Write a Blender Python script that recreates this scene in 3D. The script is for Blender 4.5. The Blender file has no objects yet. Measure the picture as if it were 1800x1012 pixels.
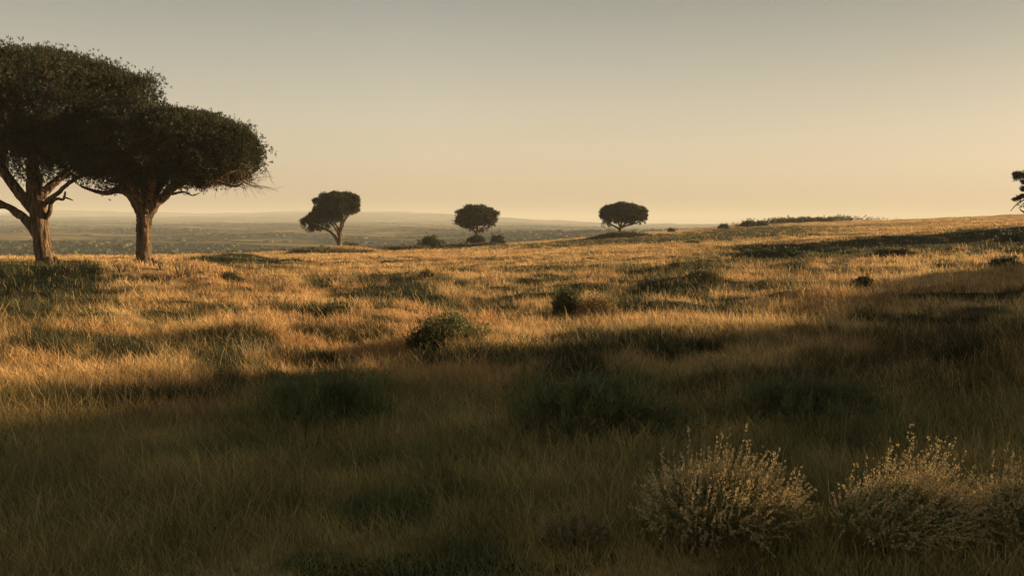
import bpy, math
import numpy as np
from mathutils import Vector

# ------------------------------------------------------------------ camera, sky, sun, exposure
scene = bpy.context.scene
PITCH = math.atan((506 - 392) / 1750.0)
CZ = 3.0
cam_data = bpy.data.cameras.new("camera")
cam = bpy.data.objects.new("camera", cam_data)
scene.collection.objects.link(cam)
cam_data.lens = 35.0
cam_data.sensor_width = 36.0
cam_data.clip_start = 0.1
cam_data.clip_end = 60000
cam.location = (0, 0, CZ)
cam.rotation_euler = (math.radians(90) - PITCH, 0, 0)
scene.camera = cam

SUN_AZ = math.radians(71)      # clockwise from the view direction (+Y)
SUN_EL = math.radians(11.0)
SUN_DIR = np.array([math.sin(SUN_AZ) * math.cos(SUN_EL), math.cos(SUN_AZ) * math.cos(SUN_EL), math.sin(SUN_EL)])

world = bpy.data.worlds.new("World")
scene.world = world
world.use_nodes = True
wn, wl = world.node_tree.nodes, world.node_tree.links
wn.clear()
sky = wn.new("ShaderNodeTexSky")
sky.sky_type = 'NISHITA'
sky.sun_disc = False
sky.sun_elevation = SUN_EL
sky.sun_rotation = SUN_AZ
sky.air_density = 1.0
sky.dust_density = 4.0
sky.ozone_density = 1.0
hsv = wn.new("ShaderNodeHueSaturation")
hsv.inputs['Saturation'].default_value = 0.45
gam = wn.new("ShaderNodeGamma")
gam.inputs['Gamma'].default_value = 0.52
tint = wn.new("ShaderNodeMix"); tint.data_type = 'RGBA'; tint.blend_type = 'MULTIPLY'
tint.inputs[0].default_value = 1.0
tint.inputs[7].default_value = (1.44, 1.285, 1.02, 1)
bg = wn.new("ShaderNodeBackground")
bg.inputs['Strength'].default_value = 0.127
wo = wn.new("ShaderNodeOutputWorld")
wl.new(sky.outputs[0], hsv.inputs['Color'])
wl.new(hsv.outputs[0], gam.inputs['Color'])
wl.new(gam.outputs[0], tint.inputs[6])
tc = wn.new("ShaderNodeTexCoord"); sx_ = wn.new("ShaderNodeSeparateXYZ"); mr_ = wn.new("ShaderNodeMapRange")
mr_.inputs['From Min'].default_value = 0.0; mr_.inputs['From Max'].default_value = 0.27
mr_.inputs['To Min'].default_value = 1.20; mr_.inputs['To Max'].default_value = 0.40
vm_ = wn.new("ShaderNodeVectorMath"); vm_.operation = 'SCALE'
wl.new(tc.outputs['Generated'], sx_.inputs[0]); wl.new(sx_.outputs['Z'], mr_.inputs['Value'])
dt_ = wn.new("ShaderNodeVectorMath"); dt_.operation = 'DOT_PRODUCT'; dt_.inputs[1].default_value = tuple(SUN_DIR)
nt_ = wn.new("ShaderNodeVectorMath"); nt_.operation = 'NORMALIZE'
wl.new(tc.outputs['Generated'], nt_.inputs[0]); wl.new(nt_.outputs[0], dt_.inputs[0])
md_ = wn.new("ShaderNodeMapRange"); md_.inputs['From Min'].default_value = 0.25; md_.inputs['From Max'].default_value = 0.85
md_.inputs['To Min'].default_value = 1.0; md_.inputs['To Max'].default_value = 0.60
wl.new(dt_.outputs['Value'], md_.inputs['Value'])
mm_ = wn.new("ShaderNodeMath"); mm_.operation = 'MULTIPLY'
# low haze warms the sky towards the horizon, the upper sky stays a muted grey
wc_ = wn.new("ShaderNodeValToRGB"); wc_.color_ramp.elements[0].color = (1.06, .97, .90, 1); wc_.color_ramp.elements[1].color = (.62, .86, 1.10, 1)
wc_.color_ramp.elements[0].position = 0.02; e_ = wc_.color_ramp.elements.new(.28); e_.color = (.78, .915, 1.03, 1)
wx_ = wn.new("ShaderNodeMix"); wx_.data_type = 'RGBA'; wx_.blend_type = 'MULTIPLY'; wx_.inputs[0].default_value = 1.0
wl.new(sx_.outputs['Z'], wc_.inputs[0]); wl.new(tint.outputs[2], wx_.inputs[6]); wl.new(wc_.outputs[0], wx_.inputs[7])
wl.new(wx_.outputs[2], vm_.inputs[0]); wl.new(mr_.outputs[0], mm_.inputs[0]); wl.new(md_.outputs[0], mm_.inputs[1]); wl.new(mm_.outputs[0], vm_.inputs['Scale'])
wl.new(vm_.outputs[0], bg.inputs['Color'])
wl.new(bg.outputs[0], wo.inputs['Surface'])

sun_data = bpy.data.lights.new("sun", 'SUN')
sun_data.energy = 5.0
sun_data.angle = math.radians(0.8)
sun_data.color = (1.0, 0.74, 0.43)
sun = bpy.data.objects.new("sun", sun_data)
scene.collection.objects.link(sun)
sun.rotation_euler = Vector(SUN_DIR).to_track_quat('Z', 'Y').to_euler()
sun.location = (60, 20, 40)

scene.view_settings.view_transform = 'Standard'
scene.view_settings.look = 'None'
scene.view_settings.exposure = 1.45
scene.view_settings.gamma = 1.0
scene.cycles.max_bounces = 5
scene.cycles.diffuse_bounces = 2
scene.cycles.glossy_bounces = 2
scene.cycles.transmission_bounces = 3
scene.cycles.transparent_max_bounces = 8
scene.cycles.volume_bounces = 0

rng = np.random.default_rng(7)

# ------------------------------------------------------------------ noise
def _hash(ix, iy, seed):
    h = (ix.astype(np.int64) * 374761393 + iy.astype(np.int64) * 668265263 + seed * 1274126177) & 0xFFFFFFFF
    h = ((h ^ (h >> 13)) * 1103515245) & 0xFFFFFFFF
    h = (h ^ (h >> 16)) & 0xFFFFFFFF
    return h / 4294967296.0
def noise2(x, y, seed=0):
    xi, yi = np.floor(x), np.floor(y)
    fx, fy = x - xi, y - yi
    u, v = fx * fx * fx * (fx * (fx * 6 - 15) + 10), fy * fy * fy * (fy * (fy * 6 - 15) + 10)
    def g(ox, oy):
        a = _hash(xi + ox, yi + oy, seed) * 2 * np.pi
        return np.cos(a) * (fx - ox) + np.sin(a) * (fy - oy)
    a = g(0, 0) + u * (g(1, 0) - g(0, 0))
    b = g(0, 1) + u * (g(1, 1) - g(0, 1))
    return (a + v * (b - a)) * 1.6
def fbm(x, y, seed=0, octaves=3, gain=0.5):
    s, a = 0, 1.0
    for k in range(octaves):
        s = s + a * noise2(x * 2 ** k, y * 2 ** k, seed + 17 * k)
        a *= gain
    return s
def sstep(a, b, x):
    t = np.clip((x - a) / (b - a), 0, 1)
    return t * t * (3 - 2 * t)

# ------------------------------------------------------------------ the lie of the land
RR = np.array([0, 12, 25, 45, 65, 100, 150, 200, 260, 340, 500, 900, 1600, 3000, 5000, 8000, 14000.])
def row_z(px, pys):
    """heights along one bearing, from where that ground shows in the photograph at each distance"""
    out = [0.0, 0.0]
    for r, py in zip(RR[2:], pys):
        dx, dy, dz = ray(px, py)
        out.append(CZ + r * dz / math.hypot(dx, dy))
    return out
def ray(px, py):
    cx, cy = px - 900.0, 506.0 - py
    cp, sp = math.cos(PITCH), math.sin(PITCH)
    return (cx, cy * sp + 1750 * cp, cy * cp - 1750 * sp)
def bearing(px): 
    d = ray(px, 392); return math.degrees(math.atan2(d[0], d[1]))
#        25   45   65   100  150  200  260  340  500  900  1600 3000 5000 8000 14000
COLS = [
 (bearing(0),    row_z(0,    [604, 522, 479, 462, 454, 462, 470, 475, 462, 430, 408, 393, 385, 377, 386])),
 (bearing(300),  row_z(300,  [603, 518, 476, 461, 451, 454, 462, 469, 459, 430, 408, 393, 385, 377, 386])),
 (bearing(500),  row_z(500,  [602, 514, 478, 460, 450, 444, 448, 458, 452, 428, 407, 393, 384, 375, 386])),
 (bearing(700),  row_z(700,  [602, 513, 478, 458, 447, 439, 440, 448, 444, 425, 407, 394, 385, 376, 387])),
 (bearing(900),  row_z(900,  [601, 511, 475, 453, 439, 431, 428, 432, 434, 421, 407, 397, 391, 386, 389])),
 (bearing(1100), row_z(1100, [600, 507, 469, 445, 429, 418, 413, 412, 417, 417, 410, 404, 400, 397, 396])),
 (bearing(1400), row_z(1400, [598, 502, 464, 439, 417, 404, 396, 391, 397, 405, 405, 403, 401, 400, 399])),
 (bearing(1600), row_z(1600, [594, 499, 459, 432, 408, 396, 389, 386, 392, 401, 403, 402, 401, 400, 399])),
 (bearing(1800), row_z(1800, [588, 494, 454, 424, 399, 387, 380, 377, 383, 396, 401, 401, 400, 400, 399])),
 (60.0, [0, .3, .9, 2, 3, 5, 8, 10, 13, 15, 14, 5, -10, -20, -20, -20, -30]),
 (130.0, [0, .3, .8, 1.5, 2.5, 4, 6, 8, 10, 12, 12, 5, -10, -20, -20, -20, -30]),
 (230.0, [0, 0, 0, 0, 0, 0, 0, 0, 0, 0, -2, -10, -20, -25, -25, -25, -30]),
 (300.0, [0, 0, 0, 0, 0, -1, -2, -5, -9, -14, -20, -25, -30, -25, 0, 50, 30]),
]
COLS.sort(key=lambda c: c[0])
_az = np.array([c[0] for c in COLS]); _zz = np.array([c[1] for c in COLS])
_lr = np.log(RR + 12.0)
def _slopes(x, y):          # monotone slopes along the last axis
    h = np.diff(x); d = np.diff(y, axis=-1) / h
    m = np.zeros_like(y)
    a, b = d[..., :-1], d[..., 1:]
    w1, w2 = 2 * h[1:] + h[:-1], h[1:] + 2 * h[:-1]
    with np.errstate(divide='ignore', invalid='ignore'):
        hm = (w1 + w2) / (w1 / a + w2 / b)
    m[..., 1:-1] = np.where(a * b > 0, hm, 0)
    m[..., 0], m[..., -1] = 0, 0
    return m
_mz = _slopes(_lr, _zz)
def _hermite(t, h, y0, y1, m0, m1):
    t2, t3 = t * t, t * t * t
    return (2*t3-3*t2+1)*y0 + (t3-2*t2+t)*h*m0 + (-2*t3+3*t2)*y1 + (t3-t2)*h*m1
# bank and rises added beyond the right edge, crest shaped to shade the meadow
SHADE_CREST_Y = [-70, -50, 10, 25, 30.0, 31.0, 33.2, 33.5, 43.5, 45.5, 48, 53, 60, 65, 69, 74, 100, 106, 111, 126, 131, 138]
SHADE_CREST_Z = [0, 15, 15, 14, 13.6, 11.2, 11.3, 14.2, 13.3, 11.6, 10.7, 10.6, 9.6, 7.8, 4.5, 0, 0, 6, 10.5, 10.5, 6, 0]
MOUNDS = []     # (x, y, height, rx, ry)
def H(x, y):
    x = np.asarray(x, float); y = np.asarray(y, float)
    r = np.hypot(x, y)
    az = np.degrees(np.arctan2(x, y)); az = np.where(az < _az[0], az + 360, az)
    n = len(_az)
    azx = np.append(_az, _az[0] + 360)
    j = np.clip(np.searchsorted(azx, az, side='right') - 1, 0, n - 1)
    lr = np.log(r + 12.0)
    k = np.clip(np.searchsorted(_lr, lr, side='right') - 1, 0, len(_lr) - 2)
    hk = _lr[k + 1] - _lr[k]; t = np.clip((lr - _lr[k]) / hk, 0, 1)
    def col(c):
        return _hermite(t, hk, _zz[c, k], _zz[c, k + 1], _mz[c, k], _mz[c, k + 1])
    c0, c1 = j, (j + 1) % n
    z0, z1 = col(c0), col(c1)
    zm, zp = col((j - 1) % n), col((j + 2) % n)
    a0 = azx[j]; a1 = azx[j + 1]
    am = np.where(j > 0, azx[np.maximum(j - 1, 0)], azx[n - 1] - 360); ap = np.where(j + 2 <= n, azx[np.minimum(j + 2, n)], azx[1] + 360)
    h = a1 - a0
    m0 = 0.5 * ((z1 - z0) / h + (z0 - zm) / (a0 - am)); m1 = 0.5 * ((z1 - z0) / h + (zp - z1) / (ap - a1))
    z = _hermite(np.clip((az - a0) / h, 0, 1), h, z0, z1, m0, m1)
    # undulation
    z = z + 0.27 * sstep(12, 26, r) * fbm(x / 7.0, y / 5.0, 3, 2) * (1 - sstep(300, 600, r))
    z = z + 0.19 * sstep(12, 24, r) * (1 - sstep(80, 130, r)) * fbm(x / 2.6, y / 2.2, 5, 2)
    z = z + 0.34 * sstep(14, 40, r) * (1 - 0.7 * sstep(80, 140, r)) * fbm(x / 24.0 + 3, y / 15.0, 11, 2) * (1 - sstep(300, 700, r))
    far = sstep(420, 1100, r)
    z = z + far * (7.0 * fbm(x / 420.0, y / 300.0, 21, 4) + sstep(1500, 6000, r) * 26 * fbm(x / 1500.0, y / 1300.0, 31, 4))
    cz = np.interp(y, SHADE_CREST_Y, SHADE_CREST_Z) * 1.205 - .25
    xc = np.where(y > 90, 79.0, 70.0)
    gx = np.exp(-((x - xc) / np.where(y > 90, 6.5, 9.0)) ** 2)
    z = np.where(cz > 0, z + np.maximum(cz * (1 + .07 * fbm(x / 3, y / 2.4, 77, 2) * sstep(35, 38, y)) - z, 0) * gx, z)
    for bx, by, bh, sx, sy in MOUNDS:
        z = z + bh * np.exp(-((x - bx) / sx) ** 2 - ((y - by) / sy) ** 2)
    return z
def at_depth(px, r):
    """ground point on the bearing of picture column px, r metres away"""
    b = math.radians(bearing(px)); x, y = r * math.sin(b), r * math.cos(b)
    return np.array([x, y, float(H(x, y))])
_rs = np.exp(np.linspace(math.log(4), math.log(9000), 1600))
def on_ground(px, py):
    """where the sight line of a picture point meets the ground"""
    d = ray(px, py); hl = math.hypot(d[0], d[1])
    xs, ys = _rs * d[0] / hl, _rs * d[1] / hl
    zr = CZ + _rs * d[2] / hl
    zg = H(xs, ys)
    w = np.nonzero(zr <= zg)[0]
    i = w[0] if len(w) else int(np.argmin(np.where(_rs < 420, zr - zg, 1e9)))
    return np.array([xs[i], ys[i], zg[i]])
def px_per_m(p):
    return 1750.0 / p[1]

for px, r, h, rx, ry in [(596, 172, .9, 5.0, 5), (575, 170, .5, 6, 4), (837, 213, .8, 4.5, 4), (800, 210, .5, 7, 4), (1095, 203, .9, 7, 5), (1075, 203, .4, 5, 4),
                         (255, 62, .25, 3.5, 4), (90, 60, .3, 4, 4), (1450, 305, .45, 13, 10), (1345, 300, .5, 14, 8), (150, 54, .55, 12, 4), (380, 96, .6, 5, 4)]:
    b = math.radians(bearing(px)); MOUNDS.append((r * math.sin(b), r * math.cos(b), h, rx, ry))

# ------------------------------------------------------------------ colours of the meadow
# patches of green growth, some painting shadow bands as dark grass: picture x, y, half width, half height (px), strength
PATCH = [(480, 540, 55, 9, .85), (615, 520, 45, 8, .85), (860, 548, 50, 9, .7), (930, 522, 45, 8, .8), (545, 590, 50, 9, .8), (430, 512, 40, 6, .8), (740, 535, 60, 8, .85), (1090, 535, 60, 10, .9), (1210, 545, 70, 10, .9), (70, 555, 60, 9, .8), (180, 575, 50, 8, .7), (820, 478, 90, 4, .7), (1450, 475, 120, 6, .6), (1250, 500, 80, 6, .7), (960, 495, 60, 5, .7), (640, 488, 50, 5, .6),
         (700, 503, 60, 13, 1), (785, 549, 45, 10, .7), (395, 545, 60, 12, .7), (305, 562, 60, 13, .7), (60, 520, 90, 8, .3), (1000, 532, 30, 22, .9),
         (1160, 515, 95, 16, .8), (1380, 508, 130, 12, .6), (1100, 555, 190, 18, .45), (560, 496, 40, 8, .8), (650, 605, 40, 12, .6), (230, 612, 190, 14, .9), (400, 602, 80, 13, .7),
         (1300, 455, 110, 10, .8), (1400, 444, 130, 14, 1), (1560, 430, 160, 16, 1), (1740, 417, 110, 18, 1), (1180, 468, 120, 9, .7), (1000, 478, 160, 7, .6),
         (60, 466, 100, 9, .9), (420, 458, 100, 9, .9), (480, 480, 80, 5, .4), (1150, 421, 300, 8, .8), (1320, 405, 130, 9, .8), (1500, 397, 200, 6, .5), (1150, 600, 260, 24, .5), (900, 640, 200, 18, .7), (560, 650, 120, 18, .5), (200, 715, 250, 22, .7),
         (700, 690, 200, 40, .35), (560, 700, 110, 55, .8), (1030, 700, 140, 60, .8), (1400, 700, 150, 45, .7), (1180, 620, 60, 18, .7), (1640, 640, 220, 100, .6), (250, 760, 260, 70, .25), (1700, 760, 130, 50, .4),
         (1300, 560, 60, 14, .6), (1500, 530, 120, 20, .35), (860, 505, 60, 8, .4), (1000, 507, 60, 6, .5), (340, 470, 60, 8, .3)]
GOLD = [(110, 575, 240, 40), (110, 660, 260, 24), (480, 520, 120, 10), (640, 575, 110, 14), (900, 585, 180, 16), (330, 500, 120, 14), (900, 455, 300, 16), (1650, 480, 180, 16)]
PW = []; GW = []
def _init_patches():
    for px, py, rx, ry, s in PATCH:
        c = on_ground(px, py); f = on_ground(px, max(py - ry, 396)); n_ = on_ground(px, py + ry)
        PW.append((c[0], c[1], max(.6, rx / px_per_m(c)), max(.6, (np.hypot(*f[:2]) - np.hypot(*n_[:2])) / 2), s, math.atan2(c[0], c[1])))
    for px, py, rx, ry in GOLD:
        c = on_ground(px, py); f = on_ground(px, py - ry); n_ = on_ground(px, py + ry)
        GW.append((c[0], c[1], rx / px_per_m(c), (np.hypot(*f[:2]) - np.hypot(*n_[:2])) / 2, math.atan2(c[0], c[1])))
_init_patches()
def greenness(x, y):
    r = np.hypot(x, y)
    wob = 1.1 * fbm(x / 2.2, y / 2.2, 41, 3) + .4 * noise2(x / .5, y / .7, 43)
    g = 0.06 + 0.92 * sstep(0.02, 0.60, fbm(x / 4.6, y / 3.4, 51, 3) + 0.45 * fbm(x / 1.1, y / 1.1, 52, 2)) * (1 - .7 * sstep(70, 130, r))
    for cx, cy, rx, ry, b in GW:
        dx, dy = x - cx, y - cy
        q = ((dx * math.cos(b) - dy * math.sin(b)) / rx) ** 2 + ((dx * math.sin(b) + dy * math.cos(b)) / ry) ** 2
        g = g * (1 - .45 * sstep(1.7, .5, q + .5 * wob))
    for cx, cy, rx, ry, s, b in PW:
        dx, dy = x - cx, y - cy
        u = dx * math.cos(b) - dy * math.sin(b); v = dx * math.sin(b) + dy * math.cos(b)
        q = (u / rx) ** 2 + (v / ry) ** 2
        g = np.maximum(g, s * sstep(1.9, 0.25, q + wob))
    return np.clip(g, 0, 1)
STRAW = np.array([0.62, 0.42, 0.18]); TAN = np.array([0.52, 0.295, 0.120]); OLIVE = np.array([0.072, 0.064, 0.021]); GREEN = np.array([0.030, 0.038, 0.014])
def lerp(a, b, t):
    t = np.asarray(t)[..., None]; return a * (1 - t) + b * t
def meadow_colour(x, y, jit=0.0):
    g = greenness(x, y)
    m = sstep(-0.6, 0.6, fbm(x / 9.0, y / 7.0, 61, 3))
    dry = lerp(STRAW, TAN, m)
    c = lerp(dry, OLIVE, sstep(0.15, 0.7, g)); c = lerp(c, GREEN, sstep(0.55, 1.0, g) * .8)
    return c, g
def valley_colour(x, y):
    r = np.hypot(x, y)
    a = fbm(x / 420.0, y / 95.0, 71, 4, .5)
    b = fbm(x / 70.0, y / 30.0, 72, 3, .6)
    t = sstep(-0.05, 0.42, a + 0.35 * b - 0.28)
    dark = np.array([0.018, 0.023, 0.010]); gold = np.array([0.17, 0.12, 0.048])
    c = lerp(np.broadcast_to(dark, x.shape + (3,)), gold, t)
    return c * (1 + .35 * b)[..., None]

# ------------------------------------------------------------------ materials
def attr_mat(name, transl=0.25, bump=None, var=0.25, nscale=3.0, rough=0.7, spec=0.15):
    m = bpy.data.materials.new(name); m.use_nodes = True
    n, l = m.node_tree.nodes, m.node_tree.links; n.clear()
    out = n.new("ShaderNodeOutputMaterial"); at = n.new("ShaderNodeAttribute"); at.attribute_name = "Col"
    geo = n.new("ShaderNodeNewGeometry")
    no = n.new("ShaderNodeTexNoise"); no.inputs['Scale'].default_value = nscale; no.inputs['Detail'].default_value = 4
    l.new(geo.outputs['Position'], no.inputs['Vector'])
    mr = n.new("ShaderNodeMapRange"); mr.inputs['From Min'].default_value = .3; mr.inputs['From Max'].default_value = .7
    mr.inputs['To Min'].default_value = 1 - var; mr.inputs['To Max'].default_value = 1 + var
    l.new(no.outputs['Fac'], mr.inputs['Value'])
    mul = n.new("ShaderNodeVectorMath"); mul.operation = 'SCALE'
    l.new(at.outputs['Color'], mul.inputs[0]); l.new(mr.outputs[0], mul.inputs['Scale'])
    p = n.new("ShaderNodeBsdfPrincipled"); p.inputs['Roughness'].default_value = rough; p.inputs['Specular IOR Level'].default_value = spec
    l.new(mul.outputs[0], p.inputs['Base Color'])
    if bump:
        b = n.new("ShaderNodeBump"); b.inputs['Strength'].default_value = bump[0]; b.inputs['Distance'].default_value = bump[1]
        n2 = n.new("ShaderNodeTexNoise"); n2.inputs['Scale'].default_value = bump[2]; n2.inputs['Detail'].default_value = 6
        l.new(geo.outputs['Position'], n2.inputs['Vector']); l.new(n2.outputs['Fac'], b.inputs['Height']); l.new(b.outputs[0], p.inputs['Normal'])
    if transl > 0:
        t = n.new("ShaderNodeBsdfTranslucent"); l.new(mul.outputs[0], t.inputs['Color'])
        mx = n.new("ShaderNodeMixShader"); mx.inputs[0].default_value = transl
        l.new(p.outputs[0], mx.inputs[1]); l.new(t.outputs[0], mx.inputs[2]); l.new(mx.outputs[0], out.inputs['Surface'])
    else:
        l.new(p.outputs[0], out.inputs['Surface'])
    return m
M_GRASS = attr_mat("dry_grass", .35, None, .18, .9, .65, .2)
M_GROUND = attr_mat("meadow_soil", 0, (0.6, .12, 2.5), .30, 1.3, .95, .05)
M_LEAF = attr_mat("leaf", .22, None, .30, .8, .6, .2)
M_SAGE = attr_mat("pale_sage", .25, None, .20, 9., .7, .15)

def bark_mat(name, c1, c2, sc=1.0):
    m = bpy.data.materials.new(name); m.use_nodes = True
    n, l = m.node_tree.nodes, m.node_tree.links
    p = n["Principled BSDF"]; p.inputs['Roughness'].default_value = .9; p.inputs['Specular IOR Level'].default_value = .1
    geo = n.new("ShaderNodeTexCoord"); mp = n.new("ShaderNodeMapping"); mp.inputs['Scale'].default_value = (6 * sc, 6 * sc, .9 * sc)
    l.new(geo.outputs['Object'], mp.inputs['Vector'])
    no = n.new("ShaderNodeTexNoise"); no.inputs['Scale'].default_value = 1.0; no.inputs['Detail'].default_value = 7; no.inputs['Distortion'].default_value = .6
    l.new(mp.outputs[0], no.inputs['Vector'])
    cr = n.new("ShaderNodeValToRGB"); cr.color_ramp.elements[0].position = .35; cr.color_ramp.elements[1].position = .65
    cr.color_ramp.elements[0].color = (*c1, 1); cr.color_ramp.elements[1].color = (*c2, 1)
    l.new(no.outputs['Fac'], cr.inputs[0]); l.new(cr.outputs[0], p.inputs['Base Color'])
    b = n.new("ShaderNodeBump"); b.inputs['Strength'].default_value = 1.0; b.inputs['Distance'].default_value = .25 / sc
    l.new(no.outputs['Fac'], b.inputs['Height']); l.new(b.outputs[0], p.inputs['Normal'])
    return m
M_BARK = bark_mat("furrowed_bark", (.028, .020, .013), (.20, .125, .070))
M_TWIG = bark_mat("dead_wood", (.06, .042, .03), (.17, .12, .085), 3)
M_STEM = bark_mat("pale_stem", (.22, .17, .09), (.52, .40, .23), 6)
M_STONE = bark_mat("pale_stone", (.22, .20, .17), (.48, .44, .38), 2)

# ------------------------------------------------------------------ mesh helpers
def make_mesh(name, verts, quads=None, tris=None, col=None, smooth=False):
    me = bpy.data.meshes.new(name)
    verts = np.asarray(verts, np.float32)
    me.vertices.add(len(verts)); me.vertices.foreach_set("co", verts.ravel())
    nq = 0 if quads is None else len(quads); nt = 0 if tris is None else len(tris)
    loops = np.concatenate([np.asarray(a, np.int32).ravel() for a in (quads, tris) if a is not None and len(a)])
    starts = np.concatenate([np.arange(nq) * 4, nq * 4 + np.arange(nt) * 3]).astype(np.int32)
    me.loops.add(len(loops)); me.loops.foreach_set("vertex_index", loops)
    me.polygons.add(nq + nt); me.polygons.foreach_set("loop_start", starts)
    me.polygons.foreach_set("use_smooth", np.full(nq + nt, smooth))
    me.update(calc_edges=True)
    if col is not None:
        a = me.color_attributes.new("Col", 'FLOAT_COLOR', 'POINT')
        c4 = np.ones((len(verts), 4), np.float32); c4[:, :3] = col
        a.data.foreach_set("color", c4.ravel())
    return me
def link(name, me, mat, parent=None, loc=(0, 0, 0), **props):
    o = bpy.data.objects.new(name, me); scene.collection.objects.link(o)
    if me is not None and mat is not None: me.materials.append(mat)
    o.location = loc
    if parent is not None: o.parent = parent
    for k, v in props.items(): o[k] = v
    return o
def thing(name, label, cat, loc, group=None):
    o = link(name, None, None, None, loc, label=label, category=cat)
    if group: o['group'] = group
    return o
class Tubes:
    def __init__(s): s.v, s.q, s.n = [], [], 0
    def add(s, pts, rad, sides=6, rough=0.0, flare=0):
        pts = np.asarray(pts, float); rad = np.asarray(rad, float)
        d = np.gradient(pts, axis=0); d /= np.linalg.norm(d, axis=1)[:, None] + 1e-9
        a = np.cross(d, np.array([0.31, 0.92, 0.11])); a /= np.linalg.norm(a, axis=1)[:, None] + 1e-9
        b = np.cross(d, a)
        th = np.arange(sides) * 2 * np.pi / sides
        ph = rng.uniform(0, 7)
        f = np.ones((len(pts), sides))
        if rough:
            lobes = 1 + rough * (np.sin(th * 3 + ph)[None] + .7 * np.sin(th * 5 + ph * 2 + np.arange(len(pts))[:, None] * .15)) + rough * .5 * rng.normal(size=(len(pts), sides))
            f = lobes
        ring = pts[:, None] + (a[:, None] * np.cos(th)[None, :, None] + b[:, None] * np.sin(th)[None, :, None]) * (rad[:, None] * f)[..., None]
        s.v.append(ring.reshape(-1, 3))
        i = np.arange(len(pts) - 1)[:, None] * sides; j = np.arange(sides)[None]; k = (j + 1) % sides
        s.q.append((np.stack([i + j, i + k, i + sides + k, i + sides + j], -1).reshape(-1, 4)) + s.n)
        s.n += len(pts) * sides
    def mesh(s, name, smooth=True):
        return make_mesh(name, np.concatenate(s.v), np.concatenate(s.q), smooth=smooth)
def smooth_path(P, n):
    """Catmull-Rom through rows of P (any number of columns)"""
    P = np.asarray(P, float)
    E = np.vstack([2 * P[0] - P[1], P, 2 * P[-1] - P[-2]])
    t = np.linspace(0, len(P) - 1, n); i = np.clip(t.astype(int), 0, len(P) - 2); f = (t - i)[:, None]
    a, b, c, d = E[i], E[i + 1], E[i + 2], E[i + 3]
    return .5 * ((2 * b) + (-a + c) * f + (2 * a - 5 * b + 4 * c - d) * f ** 2 + (-a + 3 * b - 3 * c + d) * f ** 3)
def leaves(C, D, L, W, nper, spread, colfn):
    """rhombic leaves: nper around each centre, along D with some spread"""
    N = len(C)
    C = np.repeat(C, nper, 0); D = np.repeat(D, nper, 0)
    d = D + rng.normal(size=C.shape) * spread; d /= np.linalg.norm(d, axis=1)[:, None] + 1e-9
    s = np.cross(d, rng.normal(size=C.shape)); s /= np.linalg.norm(s, axis=1)[:, None] + 1e-9
    l = L * rng.uniform(.65, 1.25, len(C))[:, None]; w = W * rng.uniform(.7, 1.2, len(C))[:, None]
    C = C + rng.normal(size=C.shape) * L * .18
    v = np.stack([C, C + d * l * .5 + s * w, C + d * l, C + d * l * .5 - s * w], 1).reshape(-1, 3)
    q = np.arange(len(C) * 4).reshape(-1, 4)
    col = np.repeat(colfn(C), 4, 0)
    return v, q, col

# ------------------------------------------------------------------ the ground: one sheet out to the horizon
def build_ground():
    r = np.unique(np.concatenate([[0.01], np.exp(np.linspace(math.log(1.5), math.log(14000), 760)), np.linspace(64, 92, 110)]))
    front = np.linspace(-34, 34, 760); rest = np.concatenate([np.linspace(34, 82, 260)[1:], np.linspace(82, 326, 180)[1:-1]])
    az = np.radians(np.concatenate([front, rest])); na = len(az)
    R, A = np.meshgrid(r, az, indexing='ij')
    X, Y = R * np.sin(A), R * np.cos(A)
    Z = H(X, Y)
    global ZMAX; ZMAX = float(Z.max())
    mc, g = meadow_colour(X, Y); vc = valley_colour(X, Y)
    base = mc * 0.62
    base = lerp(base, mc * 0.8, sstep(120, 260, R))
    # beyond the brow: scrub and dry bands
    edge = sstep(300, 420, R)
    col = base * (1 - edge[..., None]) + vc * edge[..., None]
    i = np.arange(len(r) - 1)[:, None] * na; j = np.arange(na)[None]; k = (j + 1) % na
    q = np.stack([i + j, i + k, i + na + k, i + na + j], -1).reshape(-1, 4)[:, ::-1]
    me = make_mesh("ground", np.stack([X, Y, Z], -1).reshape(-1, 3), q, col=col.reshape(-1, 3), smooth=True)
    link("ground", me, M_GROUND, kind="structure")
build_ground()

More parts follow.
